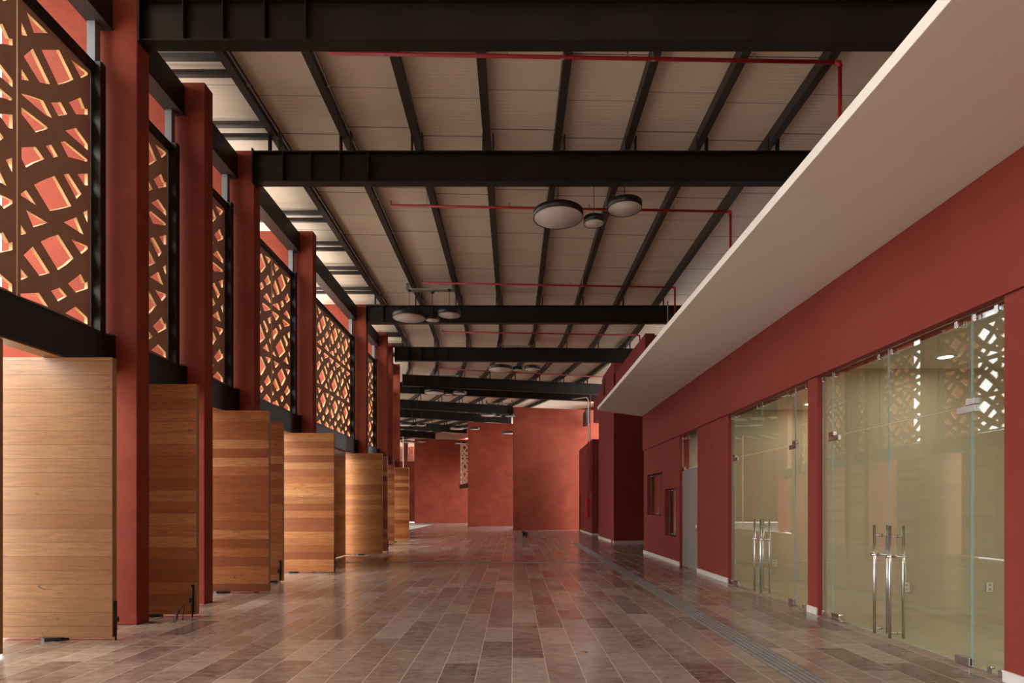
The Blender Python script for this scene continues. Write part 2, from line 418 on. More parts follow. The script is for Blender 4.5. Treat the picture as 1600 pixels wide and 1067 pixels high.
# ------------------------------------------------------------------ black roof beams
def beam(og, a, L, label, tb=True, stiff=(.53, 1.04, 1.57, 2.10), zb=EYE+5.96, zt=EYE+6.52):
    a = math.radians(a); t = thing('roof_beam', label, 'beam', (og[0], og[1], zb), a, 'black roof beams')
    part('web', MB().obox(og, a, 0, L, .092, .108, zb+.02, zt-.02), STEEL, t)
    part('bottom_flange', MB().obox(og, a, 0, L, 0, .2, zb, zb+.02), STEEL, t)
    part('top_flange', MB().obox(og, a, 0, L, 0, .2, zt-.02, zt), STEEL, t)
    part('end_plate', MB().obox(og, a, -.025, 0, -.03, .23, zb-.03, zt+.03), STEEL, t)
    for s in stiff:
        m = MB().obox(og, a, s-.008, s+.008, .005, .092, zb+.02, zt-.02); m.obox(og, a, s-.008, s+.008, .108, .195, zb+.02, zt-.02)
        part('stiffener', m, STEEL, t)
    for k in range(8):
        off = .36+1.31*k
        if off > L-.1: continue
        for d in (-.105, .085): part('purlin_bracket', MB().obox(og, a, off+d, off+d+.02, .03, .17, zt, hp(off)+.09), STEEL, t)
BE = [((-4.765, 7.76), 0, 14.0, 'nearest black roof beam, crossing the top edge of the picture'),
      ((-4.765, 11.12), 0, 14.0, 'second black roof beam, crossing just above the three near lamps'),
      ((-4.765, 19.66), 0, 14.0, 'third black roof beam, behind the lamp trio under the wide lattice bay'),
      ((-4.83, 24.75), 1.5, 12.0, 'fourth black roof beam, above the lamps hanging over the far floor'),
      ((-5.45, 29.85), 13.5, 13.2, 'fifth black roof beam, first of the slanted pair'),
      ((-5.95, 31.7), 14.0, 13.4, 'sixth black roof beam, close behind the first slanted one'),
      ((-7.35, 36.62), 19.3, 7.75, 'seventh black roof beam, ending at the nearest red fin wall'),
      ((-8.7, 39.8), 23, 9.3, 'eighth black roof beam, crossing just above the middle red fin wall'),
      ((-11.3, 44.65), 31, 8.8, 'ninth black roof beam, ending at the middle red fin wall'),
      ((-14.3, 48.2), 34, 9.0, 'tenth black roof beam, just above the farthest red fin wall')]
for og, a, L, lab in BE: beam(og, a, L, lab)

# purlins
pl = ['dark purlin nearest the lattice side, carrying a conduit', 'second dark purlin from the lattice side, with a thin conduit',
      'third dark purlin from the lattice side', 'fourth dark purlin from the lattice side', 'fifth dark purlin, passing above the biggest near lamp',
      'sixth dark purlin, fourth from the white canopy', 'seventh dark purlin, third from the white canopy', 'dark purlin second from the white canopy, crossed by pipe elbows']
def sweep(mb, offs, sec, frames=FR):
    """sec: corner list (do, dz) swept through the frames at lateral offset offs"""
    rows = []
    for f in frames:
        rows.append([mb.bm.verts.new(fp(f, offs+do, hp(offs)+dz)) for do, dz in sec])
    n = len(sec)
    for a, b in zip(rows, rows[1:]):
        for k in range(n): mb.bm.faces.new((a[k], a[(k+1) % n], b[(k+1) % n], b[k]))
    mb.bm.faces.new(rows[0][::-1]); mb.bm.faces.new(rows[-1]); return mb
for k in range(8):
    off = .36+1.31*k
    m = MB()
    sweep(m, off, [(-.065, 0), (.065, 0), (.065, .012), (-.053, .012), (-.053, .188), (.065, .188), (.065, .2), (-.065, .2)])
    sweep(m, off+.066, [(-.012, .0), (.0, .0), (0, .198), (-.012, .198)])
    solo('roof_purlin', m, PURL, pl[k], 'purlin', 'long roof purlins', (-4.43+1.31*k, -6, hp(off)))
for k in range(2):
    off = .36+1.31*k
    pts = [fp(f, off+.105, hp(off)+.055) for f in FR[:9]]
    t = thing('conduit', ['thin grey conduit clipped along the purlin nearest the lattice side', 'thin grey conduit clipped along the second purlin'][k], 'conduit', tuple(pts[0]), 0, 'conduits along the purlins')
    part('pipe', MB().tube(pts, .014, 8), COND, t)
    for q in (8.8, 9.9, 13.5, 15.2, 17.0, 18.6):
        part('clip', MB().box(pts[0].x-.035, pts[0].x+.02, q, q+.03, pts[0].z-.02, pts[0].z+.02), COND, t)
# paired eave battens
for k in range(12):
    y = 9.32+1.655*k
    if 12 < y < 13: continue
    for d in (0, .36):
        lab = f'{"front" if d == 0 else "rear"} dark batten of the {ORD[k if y < 12 else k-1]} pair under the roof eave'
        fi = None
        m = MB()
        if y+d < 23: m.box(-6.6, -4.45, y+d, y+d+.09, hp(0)+.06, hp(0)+.14)
        else: m.obox((-4.9, y+d), math.radians(4), -1.7, .45, 0, .09, hp(0)+.06, hp(0)+.14)
        solo('eave_batten', m, PURL, lab, 'batten', 'paired battens under the eave', (-4.5, y+d, hp(0)))

# ------------------------------------------------------------------ lattice bays: steel, frames, panels
BAYS = [(4.46, 7.73, 'bay nearest the viewer', 2), (7.99, 9.42, 'second bay', 1), (9.69, 11.22, 'third bay', 1), (11.47, 14.49, 'fourth bay', 2), (14.79, 19.73, 'widest bay', 4), (20.0, 22.9, 'bay beyond the widest one', 2)]
HOLES = [[(46.9,23.9),(79.7,56.7),(58.1,56.3)], [(38.9,39.4),(47.8,61.4),(38.9,59.5)], [(42.2,92.8),(56.3,80.6),(83,135.9),(75,135),(67,133.1)], [(69.8,82.5),(97,82.5),(119,128.5),(107,133.5),(95.2,136.4)],
 [(115.3,97),(141.1,117.7),(141.1,120.9),(130.8,126.1)], [(38.9,112.5),(50.6,130.8),(38.9,128.9)], [(38.9,150.5),(55,155),(72,161),(86,188.5),(75,183),(39.5,152.5)], [(84.8,164.5),(99.4,163.6),(109.7,182.8),(95.6,184.7)],
 [(112,163.6),(129.8,156.1),(137,174),(141.1,174),(141.1,182.8),(123.3,182.3)], [(38.9,171.6),(79.7,203),(78,205.5),(60.9,210.5),(38.9,182)], [(106.4,207.7),(122.8,203.4),(141.1,228.8),(141.1,238.1)],
 [(99.4,225.5),(105.5,224),(141.1,253),(139.7,256),(110.6,248.4)], [(76.4,231.6),(85,229.7),(95,248),(88,249.4)], [(38.9,233.9),(60.9,233.4),(74.1,252.2),(59,258),(45.9,265.3),(38.9,251.7)],
 [(58.1,292),(73,284.5),(90,278),(115.8,325),(98,329.5),(82.5,332.3)], [(104,275.6),(111.6,274.7),(131.3,306),(123.8,313.6)], [(125.6,275.2),(141.1,274.2),(141.1,293),(136,292)], [(38,306),(45.9,300),(61.9,324),(38,308.5)],
 [(45.9,331),(79.7,351),(57.2,358)], [(104,350),(123.3,342.2),(134.5,369.4)], [(133.6,334.7),(140.6,331),(140.6,350.6)], [(38,354.4),(46.5,368),(38,370)],
 [(68.4,380.2),(82,373.5),(95.6,369.4),(119,406),(108,416),(95.2,424.2)], [(42.2,401.3),(56.3,387.7),(82.5,429),(66.6,433.1)], [(115.3,376),(141.1,387.2),(141.1,391.4),(131.3,399.4)], [(38,422.3),(49,435.5),(38,440)],
 [(110.6,445.3),(130.3,430),(137,444),(141.1,442),(141.1,452.8),(122.8,459)], [(84.4,456.4),(98,451.7),(109.2,464.8),(95.2,472.8)], [(37.5,461),(65.6,459.7),(80,481.5),(38,465.3)], [(106.4,491),(122.3,480.8),(140.6,498),(140.6,508.4)]]
SX = -5.26
PW, PH0, PH1 = 1.11, EYE+2.20, EYE+5.42
def lattice_mesh():
    cu = bpy.data.curves.new('lattice', 'CURVE'); cu.dimensions = '2D'; cu.fill_mode = 'BOTH'; cu.extrude = .019
    def spline(pts):
        sp = cu.splines.new('POLY'); sp.points.add(len(pts)-1); sp.use_cyclic_u = True
        for p, (a, b) in zip(sp.points, pts): p.co = (a, b, 0, 1)
    spline([(0, 0), (PW, 0), (PW, PH1-PH0), (0, PH1-PH0)])
    for h in HOLES:
        q = []
        for x, y in h:
            d = -SX*950/(803-x); H = (792-y)*d/950
            q.append((min(max(d-6.49, .03), PW-.03), min(max(H+EYE-PH0, .03), PH1-PH0-.03)))
        spline(q)
    ob = bpy.data.objects.new('lattice_source', cu)
    COL.objects.link(ob)
    dg = bpy.context.evaluated_depsgraph_get(); dg.update()
    me = bpy.data.meshes.new_from_object(ob.evaluated_get(dg))
    COL.objects.unlink(ob); bpy.data.objects.remove(ob); bpy.data.curves.remove(cu)
    me.materials.clear(); me.materials.append(SCRF); me.materials.append(SCRE)
    # curve plane (x,y,z) -> (depth y, height z, thickness x)
    me.transform(Matrix(((0, 0, 1, 0), (1, 0, 0, 0), (0, 1, 0, 0), (0, 0, 0, 1))))
    for p in me.polygons:
        p.material_index = 0 if abs(p.normal.x) > .7 else 1
    me.name = 'lattice_panel'; return me
LME = lattice_mesh()
def lattice(loc, rotz, label, scale=1.0, group='brown lattice panels', sy=1.0):
    o = bpy.data.objects.new('lattice_panel', LME); COL.objects.link(o)
    o.location = loc; o.rotation_euler = (0, 0, rotz); o.scale = (1, scale*sy, scale)
    props(o, label, 'lattice screen', group, 'thing')
for bi, (y0, y1, bn, npan) in enumerate(BAYS):
    # steel lintel under the screens
    t = thing('steel_lintel', f'black steel lintel under the lattice of the {bn}', 'lintel', (-5.19, y0, EYE+1.70), 0, 'steel lintels over the wooden doors')
    m = MB().box(-5.3, -5.085, y0, y1-.08, EYE+1.715, EYE+2.14); part('web', m, STEEL, t)
    part('top_flange', MB().box(-5.31, -5.075, y0, y1-.08, EYE+2.14, EYE+2.158), STEEL, t)
    part('bottom_flange', MB().box(-5.31, -5.075, y0, y1-.08, EYE+1.70, EYE+1.715), STEEL, t)
    part('end_plate', MB().box(-5.33, -5.06, y1-.08, y1, EYE+1.70, EYE+2.175), STEEL, t)
    part('bolt', MB().tube([(-5.10, y1-.10, EYE+2.19), (-5.075, y1-.10, EYE+2.19)], .014, 8), CHROME, t, 'shiny bolt')
    part('soffit_reflection', MB().box(-5.3, -5.09, y0, y1-.08, EYE+1.685, EYE+1.70), WOODE, t, 'orange-brown strip under the lintel, coloured as reflected floor')  # colour stands for the floor reflected in the flange underside
    # tie beam
    t = thing('tie_beam', f'black box tie beam above the lattice of the {bn}', 'beam', (-5.21, y0, EYE+6.05), 0, 'tie beams between the red columns')
    part('beam_body', MB().box(-5.32, -5.10, y0, y1, EYE+6.07, EYE+6.515), STEEL, t)
    part('soffit_plate', MB().box(-5.33, -5.09, y0, y1, EYE+6.05, EYE+6.07), PURL, t)
    # frame
    t = thing('screen_frame', f'black steel frame holding the lattice of the {bn}', 'frame', (-5.2, y0, EYE+2.158), 0, 'steel frames around the lattice')
    part('top_rail', MB().box(-5.31, -5.21, y0, y1-.06, EYE+5.42, EYE+5.53), STEEL, t)
    for (a, b) in ((y1-.17, y1-.07), (y0, y0+.06)):
        part('post', MB().box(-5.27, -5.135, a, b, EYE+2.158, EYE+5.55), STEEL, t, bevel=.01)
        part('upper_post', MB().box(-5.31, -5.21, a, b, EYE+5.55, EYE+6.05), GREYSTEEL, t, 'upper post of dark steel, coloured grey as if daylit')  # grey is daylight put into the colour of the dark steel
    for k in range(npan):
        ye = y1-.175-1.125*k
        lab = (f'brown lattice panel filling the {bn}' if npan == 1 else f'brown lattice panel of the {bn}, {ORD[k]} from its far column')
        lattice((SX-.019, ye-PW, PH0), 0, lab)
    rest = (y1-.175-1.125*npan) - (y0+.06)
    if rest > .35: lattice((SX-.019, y0+.06, PH0), 0, f'narrow brown lattice panel at the near end of the {bn}', 1.0, 'brown lattice panels', (rest-.01)/PW)
# the row goes on round the bend (hidden behind the columns, mirrored in the glass; added for light and reflections)
def on_left(y):
    for f, g in zip(FR, FR[1:]):
        if f[1] <= y <= g[1]:
            q = (y-f[1])/(g[1]-f[1]); return Vector((f[0]+q*(g[0]-f[0]), y)), math.radians(f[2]+q*(g[2]-f[2]))
    return Vector(FR[-1][:2]), math.radians(FR[-1][2])
for bi, (ya, yb) in enumerate(((23.18, 24.48), (24.78, 27.95), (28.35, 31.6), (31.95, 36.4), (36.8, 41.4), (41.8, 46.0), (46.4, 51.0), (51.4, 57.0), (57.4, 62.0))):
    p, _ = on_left(ya); q, _ = on_left(yb); dv = q-p; L = dv.length; an = math.atan2(dv.y, dv.x)-PI/2
    og = (p.x, p.y)
    if bi > 2: solo('red_column', MB().obox(og, an, -1.73, 0, -.30, -.04, 0, ctop), RED, 'red column round the bend of the hall, seen only in the glass', 'column', 'red columns round the bend', (p.x, p.y, 0))
    solo('steel_lintel', MB().obox(og, an, -.51, -.30, 0, L, EYE+1.70, EYE+2.158), STEEL, 'black lintel round the bend of the hall, seen only in the glass', 'lintel', 'lintels round the bend', (p.x, p.y, EYE+1.7))
    solo('tie_beam', MB().obox(og, an, -.53, -.31, 0, L, EYE+6.05, EYE+6.515), STEEL, 'black tie beam round the bend of the hall, seen only in the glass', 'beam', 'tie beams round the bend', (p.x, p.y, EYE+6.05))
    nl = max(1, round(L/1.125))
    for k in range(nl):
        r = Matrix.Rotation(an, 2) @ Vector((-.47, L*k/nl))
        lattice((p.x+r.x, p.y+r.y, PH0), an, 'brown lattice panel round the bend of the hall, seen only in the glass', 1.0, 'lattice round the bend', L/nl/1.12)
    n = int(L/1.26)
    for k in range(n):
        if bi < 2: continue
        r = Matrix.Rotation(an, 2) @ Vector((-.40, .05+1.27*k+.62))
        t = thing('pivot_door', 'closed wooden plank door round the bend, seen only in the glass', 'door', (p.x+r.x, p.y+r.y, 0), an+PI/2, 'closed doors round the bend')
        r0 = Matrix.Rotation(an, 2) @ Vector((-.40, .05+1.27*k)); 
        part('leaf', MB().obox((p.x+r0.x, p.y+r0.y), an, -.037, .037, 0, 1.25, .03, EYE+1.68), WOOD, t)
# slot between the fin walls
an = math.radians(14.5); og = (-3.56, 47.25)
lattice((-3.62, 48.6, EYE+1.86), math.radians(78), 'brown lattice panel in the narrow slot between two fin walls', 1.0, 'lattice in the far slot', .62)
solo('steel_lintel', MB().obox(og, an, -.1, .1, 0, 3.5, EYE+1.50, EYE+1.84), STEEL, 'small black lintel under the lattice in the far slot', 'lintel', 'steel lintels over the wooden doors', (og[0], og[1], EYE+1.5))
for k, (x0, x1) in enumerate(((-11.75, -11.25), (-10.75, -10.25))):
    lattice((x1, 62.1, 6.17), math.radians(90), ['brown lattice piece above the end wall, beside the thin pole', 'brown lattice piece above the end wall, touching the farthest fin wall'][k], .45, 'lattice above the end wall')
for k, x0 in enumerate((-11.2, -10.15)):
    solo('red_column', MB().box(x0, x0+.38, 61.9, 62.25, 6.15, 8.3), RED, ['small red pier on the end wall between the two lattice pieces', 'small red pier on the end wall beside the farthest fin wall'][k], 'column', 'piers on the end wall', (x0, 62, 6.15))
struct('wall_outside', MB().box(-18, -9, 71, 71.3, 0, 9.5), RED)

# ------------------------------------------------------------------ wooden pivot doors
DOORS = [(6.02, -6.37, -5.12, 'wooden door edge at the picture border, before the palest door'),
         (6.83, -5.76, -4.51, 'largest, palest wooden plank door, standing open before the nearest red column'),
         (8.31, -5.59, -4.34, 'dark wooden plank door behind the nearest red column, by the wire loop'),
         (10.58, -5.515, -4.265, 'reddish wooden plank door just behind the second red column'),
         (12.07, -5.84, -4.59, 'narrow dark wooden plank door seen between two brighter ones'),
         (13.79, -5.33, -4.08, 'golden wooden plank door in front of the fourth red column'),
         (19.03, -5.50, -4.12, 'glossy wooden plank door in front of the fifth red column'),
         (20.2, -5.45, -4.20, 'very dark sliver of wooden door right behind the glossy one'),
         (24.1, -5.99, -4.74, 'narrow wooden door strip under the seventh red column'),
         (25.9, -5.72, -4.47, 'farthest wooden plank door, below the thin white pole')]
for i, (y, xl, xr, lab) in enumerate(DOORS):
    t = thing('pivot_door', lab, 'door', ((xl+xr)/2, y, 0), 0, 'open wooden pivot doors')
    th = .075
    m = MB().box(xl, xr, y, y+th, .03, EYE+1.68)
    for f in m.bm.faces:
        f.normal_update()
        if abs(f.normal.x) > .5: f.material_index = 1
    part('leaf', m, [WOODP if i == 1 else WOOD, WOODE], t, bevel=.003)
    if i in (1, 2, 4, 5, 7):
        if i in (2, 4):
            b = MB().box(xr-.062, xr-.030, y-.018, y, .06, .44); b.tube([(xr-.046, y-.02, .0), (xr-.046, y-.02, .40)], .010, 8); b.box(xr-.085, xr-.05, y-.03, y-.008, .20, .26)
        else:
            b = MB().box(xr, xr+.018, y+.022, y+.054, .06, .44); b.tube([(xr+.012, y+.04, .0), (xr+.012, y+.04, .40)], .010, 8); b.box(xr+.01, xr+.04, y+.02, y+.056, .20, .26)
        part('flush_bolt', b, BLACKB, t, 'black sliding bolt')
    px = {1: -5.18, 3: -5.1, 5: -5.02, 4: -4.82}.get(i, (xl+xr)/2)
    part('pivot_fitting', MB().prism([(px-.11, y-.03), (px-.05, y-.06), (px+.06, y-.05), (px+.12, y-.02), (px+.12, y+.09), (px-.11, y+.09)], 0, .038), BLACKB, t)

for k, y in enumerate((14.85, 16.12, 17.39)):
    t = thing('pivot_door', f'{ORD[k]} closed wooden plank door of the widest bay, seen only in the glass', 'door', (-5.2, y+.62, 0), PI/2, 'closed wooden doors')
    part('leaf', MB().box(-5.235, -5.16, y, y+1.25, .03, EYE+1.68), WOOD, t, bevel=.003)
# ------------------------------------------------------------------ pendant lamps
def ray(px, d): return (px-803)*d/950
def lamp(px, py, wpx, dia, label, group, top=None, d=None):
    d = d or 950*dia/wpx
    x = ray(px, d); z = EYE+(792-py)*d/950; r = dia/2
    t = thing('pendant_lamp', label, 'lamp', (x, d, z), 0, group)
    part('housing', MB().lathe((x, d, z), [(r-.012, .012), (r-.012, 0), (r, 0), (r, .125), (r-.004, .13), (0, .13)], 56), LAMPB, t)
    part('diffuser', MB().lathe((x, d, z), [(0, .008), (r-.012, .008), (r-.012, .02), (0, .02)], 56), LAMPW, t, 'pale round diffuser')
    zt = top or EYE+6.72
    m = MB()
    m.tube([(x, d, z+.13), (x, d, zt)], .007, 6)
    part('cable', m, WIRE, t)
    part('ceiling_cup', MB().lathe((x, d, zt-.05), [(0, 0), (.05, 0), (.05, .05), (0, .05)], 20), LAMPB, t)
    return d, x
S3 = ['large', 'small', 'medium']; DI = [1.0, .42, .68]
def trio(px, w, pts, where, rail=None, skip=()):
    d = 950*1.0/w
    for k, (x, y) in enumerate(pts):
        if k in skip: continue
        lamp(x, y, None, DI[k], f'{S3[k]} round black pendant lamp {where}', 'round pendant lamps in trios', top=(EYE+6.6 if rail else None), d=d+(0, .18, -.05)[k])
    if rail:
        x0, x1 = ray(rail[0], d), ray(rail[1], d)
        t = thing('lamp_rail', f'thin grey mounting rail {where}', 'rail', ((x0+x1)/2, d, EYE+6.6), 0, 'mounting rails of the lamps')
        part('bar', MB().box(x0, x1, d-.02, d+.20, EYE+6.6, EYE+6.635), COND, t)
        for xx in (x0, x1): part('clamp', MB().box(xx-.04, xx+.04, d-.03, d+.05, EYE+6.6, EYE+6.80), GREYSTEEL, t)
trio(872, 78, [(872, 341), (928, 350), (976, 327)], 'of the nearest trio, below the second beam')
trio(639, 51.4, [(639.5, 497.5), (675.6, 501), (702, 493)], 'of the trio in front of the third beam', (637, 708))
trio(781.6, 38, [(781.6, 578), (808.7, 578.5), (832, 577.5)], 'of the trio under the fourth beam', (779, 835))
trio(679, 31, [(679, 614.5), (701, 616.5), (718.6, 615.5)], 'of the trio under the slanted beam pair', (677, 722))
trio(763.4, 24.5, [(763.4, 649.5), (778, 650.8), (797.6, 650.6)], 'of the trio beside the top of the nearest fin wall', (760, 800))
trio(632, 24, [(632, 664.7), (645, 665.5), (658, 665.3)], 'of the trio right behind the farthest column')
trio(714, 22.5, [(714, 670.5), (725, 669.5), (742, 671)], 'of the trio touching the middle fin wall')
lamp(795, 677.5, 22, 1.0, 'large round black pendant lamp half hidden by the nearest fin wall', 'round pendant lamps in trios')
trio(635.5, 19, [(635.5, 691), (646, 691.5), (658.5, 690.5)], 'of the low far trio before the farthest fin wall')
lamp(719, 693, 17.6, 1.0, 'large round black pendant lamp just left of the lattice slot', 'round pendant lamps in trios')

# ------------------------------------------------------------------ fire sprinkler pipes
for k, (y, lab) in enumerate(((8.84, 'red sprinkler pipe hugging the nearest black beam'), (13.31, 'red sprinkler pipe passing behind the nearest lamp trio'), (17.9, 'red sprinkler pipe just before the third black beam'),
                              (22.9, 'red sprinkler pipe half hidden behind the third black beam'), (29.0, 'red sprinkler pipe between the fourth beam and the slanted pair'))):
    x0, x1 = (-2.70, 4.72) if k < 4 else (-3.6, 4.6)
    z0 = EYE+6.60; z1 = z0-.135
    fz = lambda x: z0+(z1-z0)*(x-x0)/(x1-x0)
    yo = 0 if k < 4 else 1.3
    t = thing('sprinkler_pipe', lab, 'pipe', (x1, y, z1), 0, 'red sprinkler pipes under the roof')
    q = lambda x: y+yo*(x-x0)/(x1-x0)
    part('branch_pipe', MB().tube([(x0, q(x0), z0), (x1, q(x1), z1)], .027, 10), PIPE, t)
    part('elbow', MB().tube([(x1-.06, q(x1), z1), (x1+.01, q(x1), z1-.01), (x1+.02, q(x1), z1-.07)], .036, 10), PIPE, t)
    if k < 4:
        part('drop_pipe', MB().tube([(x1+.02, y, z1-.05), (x1+.02, y, 4.56 if k < 3 else EYE+4.5)], .027, 10), PIPE, t)
    for xx in (x0+.01, x0+2.6, x0+4.35, x0+6.2):
        part('sprinkler_head', MB().tube([(xx, q(xx), fz(xx)), (xx, q(xx), fz(xx)+.09)], [.022, .010], 8).box(xx-.018, xx+.018, q(xx)-.018, q(xx)+.018, fz(xx)+.09, fz(xx)+.096), PIPE if xx < x0+.1 else COND, t)
    for off in (2.98, 5.6, 6.91):
        xx = -4.79+off-.1
        part('hanger', MB().tube([(xx, q(xx), fz(xx)-.03), (xx, q(xx), fz(xx)+.30)], .008, 6).box(xx-.03, xx+.03, q(xx)-.012, q(xx)+.012, fz(xx)-.032, fz(xx)+.032), COND, t)

# ------------------------------------------------------------------ glass shop fronts
def pane(y0, y1, z0, z1, x=GX):
    m = MB().box(x-.006, x+.006, y0, y1, z0, z1)
    for f in m.bm.faces:
        f.normal_update()
        if abs(f.normal.x) < .5: f.material_index = 1
    return m
def clip(y, z, up=True):
    m = MB().tube([(GX-.042, y, z), (GX-.004, y, z)], .013, 12)
    m.box(GX-.040, GX-.030, y-.010, y+.032, min(z, z+(.055 if up else -.055)), max(z, z+(.055 if up else -.055)))
    return m
def leaf(y0, y1, hinge_far, label, hy, handle=True):
    t = thing('glass_door_leaf', label, 'glass door', (GX, (y0+y1)/2, 0), 0, 'frameless glass door leaves')
    part('pane', pane(y0, y1, .015, 2.44), [GLASS, GLASSE], t)
    yh = y1 if hinge_far else y0; s = -1 if hinge_far else 1
    part('top_patch', MB().box(GX-.022, GX+.022, yh-.07*s, yh+.17*s, 2.385, 2.45), CHROME, t, 'steel patch hinge', .003)
    part('top_patch_cover', MB().box(GX-.024, GX+.024, yh-.075*s, yh+.05*s, 2.455, 2.51), CHROME, t, 'steel patch hinge', .003)
    part('bottom_patch', MB().box(GX-.024, GX+.024, yh, yh+.19*s, .012, .085), CHROME, t, 'steel bottom patch', .003)
    part('floor_pivot_plate', MB().box(GX-.05, GX+.05, yh-.03*s, yh+.30*s, .0, .008), CHROME, t)
    if handle:
        h = None
        for sx in (-1, 1):
            bar = MB().tube([(GX+sx*.075, hy, .03), (GX+sx*.075, hy, 1.29)], .0155, 12)
            hb = part('handle', bar, CHROME, t, 'long steel pull bar')
            m = MB()
            for z in (.09, 1.17): m.tube([(GX+sx*.006, hy, z), (GX+sx*.075, hy, z)], .009, 10).tube([(GX+sx*.006, hy, z), (GX+sx*.016, hy, z)], .018, 10)
            part('standoff', m, CHROME, hb)
        part('lock', MB().tube([(GX-.115, hy, .945), (GX+.115, hy, .945)], .017, 12), CHROME, t, 'steel lock cylinder across the pull bars')
def fixed(name, y0, y1, z0, z1, label, clips, fin=None):
    t = thing(name, label, 'glass pane', (GX, (y0+y1)/2, z0), 0, 'fixed panes of the shop fronts')
    part('pane', pane(y0, y1, z0, z1), [GLASS, GLASSE], t)
    for (y, z, up) in clips: part('clip', clip(y, z, up), CHROME, t)
    if fin: part('stiffener', MB().box(GX+.008, GX+.18, fin-.005, fin+.005, z0, z1), [GLASSE], t, 'greenish glass fin')
for unit, (s1, l1, l2, l3, s2, h1, h2) in (('nearer shop front', (5.235, 5.672, 6.945, 8.165, 8.415, 6.80, 7.09)), ('farther shop front', (8.725, 9.235, 10.485, 11.755, 11.925, 10.36, 10.62))):
    leaf(l1+.012, l2-.004, False, f'glass door leaf of the {unit}, hinged on its near side', h1)
    leaf(l2+.004, l3-.01, True, f'glass door leaf of the {unit}, hinged on its far side', h2)
    fixed('glass_sidelight', s1, l1, .012, 3.305, f'near glass side pane of the {unit}', [(s1+.06, .07, False), (s1+.18, .07, False), (s1+.10, 3.22, True), (l1-.08, 3.22, True)])
    fixed('glass_sidelight', l3, s2, .012, 3.305, f'far glass side pane of the {unit}', [(s2-.06, .07, False), (s2-.06, 3.22, True)])
    fixed('glass_transom', l1+.012, l2-.004, 2.455, 3.305, f'glass pane above the near door leaf of the {unit}', [(l1+.15, 3.22, True), (l2-.12, 3.22, True)])
    fixed('glass_transom', l2+.004, l3-.01, 2.455, 3.305, f'glass pane above the far door leaf of the {unit}', [(l2+.12, 3.22, True), (l3-.12, 3.22, True)])
# narrow office door
t = thing('glass_door_leaf', 'narrow frosted grey glass door between the counter windows and shop front', 'glass door', (GX, (D0+D1)/2, 0), 0, 'frameless glass door leaves')
part('pane', pane(D0+.02, D1-.02, .015, 2.44), [FROST, GLASSE], t)
part('top_patch', MB().box(GX-.024, GX+.024, D1-.22, D1-.02, 2.40, 2.50), CHROME, t, 'steel patch hinge')
part('handle', MB().tube([(GX-.06, D0+.12, .93), (GX-.06, D0+.12, 1.12)], .015, 10), CHROME, t)
part('lock', MB().box(GX-.03, GX+.03, D0+.03, D0+.17, .88, 1.06), CHROME, t)
fixed('glass_transom', D0+.02, D1-.02, 2.455, 3.305, 'glass pane above the narrow greyish glass door', [(D0+.15, 3.22, True), (D1-.15, 3.22, True)])
# counter windows
for n, w in ((1, W1), (2, W2)):
    e = bpy.data.objects.new(f'window_{n}', None); COL.objects.link(e); e.location = (GX+.08, w[0], w[2]); e['kind'] = 'structure'
    e['label'] = ['square glazed counter window farther along the red wall', 'narrow glazed counter window next to the narrow glass door'][n-1]
    WORLD[e.name] = Matrix.Translation(e.location)
    ym = (w[0]+w[1])/2
    for (a, b) in ((w[0]+.01, ym-.004), (ym+.004, w[1]-.01)):
        part('pane', pane(a, b, w[2]+.015, w[3]-.015, GX+.05), [GLASS, GLASSE], e)
    for y in (w[0]+.12, ym-.1, ym+.1, w[1]-.12):
        for z in (w[2]+.05, w[3]-.05):
            part('clip', MB().tube([(GX+.0, y, z), (GX+.044, y, z)], .018, 10), CHROME, e)
    part('mullion', MB().box(GX+.06, GX+.14, ym-.05, ym+.05, w[2], w[3]), STEEL, e)
# sockets in the shops
for (px, y, z, lab) in ((1416, 8.425, .39, 'white socket plate inside the nearer shop, seen beside the pull bars'), (1546, 8.425, .39, 'white socket plate inside the nearer shop, seen through its near side pane'), (1210, 11.975, .40, 'white socket plate inside the farther shop, low on its back wall')):
    x = ray(px, y)
    t = thing('wall_socket', lab, 'socket', (x, y, z), 0, 'sockets inside the shops')
    part('plate', MB().box(x-.045, x+.045, y-.008, y, z-.065, z+.065), PLASTIC, t, bevel=.003)
    for dz in (-.028, .028): part('outlet', MB().box(x-.018, x+.018, y-.011, y-.008, z+dz-.016, z+dz+.016), GREYW, t)
# downlights in the shop ceilings
for (x, y, lab) in ((5.5, 7.75, 'lit round downlight in the ceiling of the nearer shop'), (5.5, 11.3, 'lit round downlight in the ceiling of the farther shop')):
    t = thing('downlight', lab, 'lamp', (x, y, 3.42), 0, 'round downlights in the shops')
    part('trim_ring', MB().lathe((x, y, 3.405), [(.085, .0), (.115, 0), (.115, .014), (.085, .014)], 32), PLASTIC, t)
    part('diffuser', MB().lathe((x, y, 3.409), [(0, 0), (.085, 0), (.085, .008), (0, .008)], 32), LED, t)
def area(name, loc, size, power, color, rot=(0, 0, 0)):
    l = bpy.data.lights.new(name, 'AREA'); l.shape = 'DISK'; l.size = size; l.energy = power; l.color = color
    o = bpy.data.objects.new(name, l); COL.objects.link(o); o.location = loc; o.rotation_euler = rot; return o
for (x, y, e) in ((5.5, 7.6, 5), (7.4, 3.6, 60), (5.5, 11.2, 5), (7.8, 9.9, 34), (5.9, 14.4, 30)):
    area('downlight_and_fill', (x, y, 3.39), .2, e, (1, .88, .70))  # those without a fixture are added fill light for the rooms

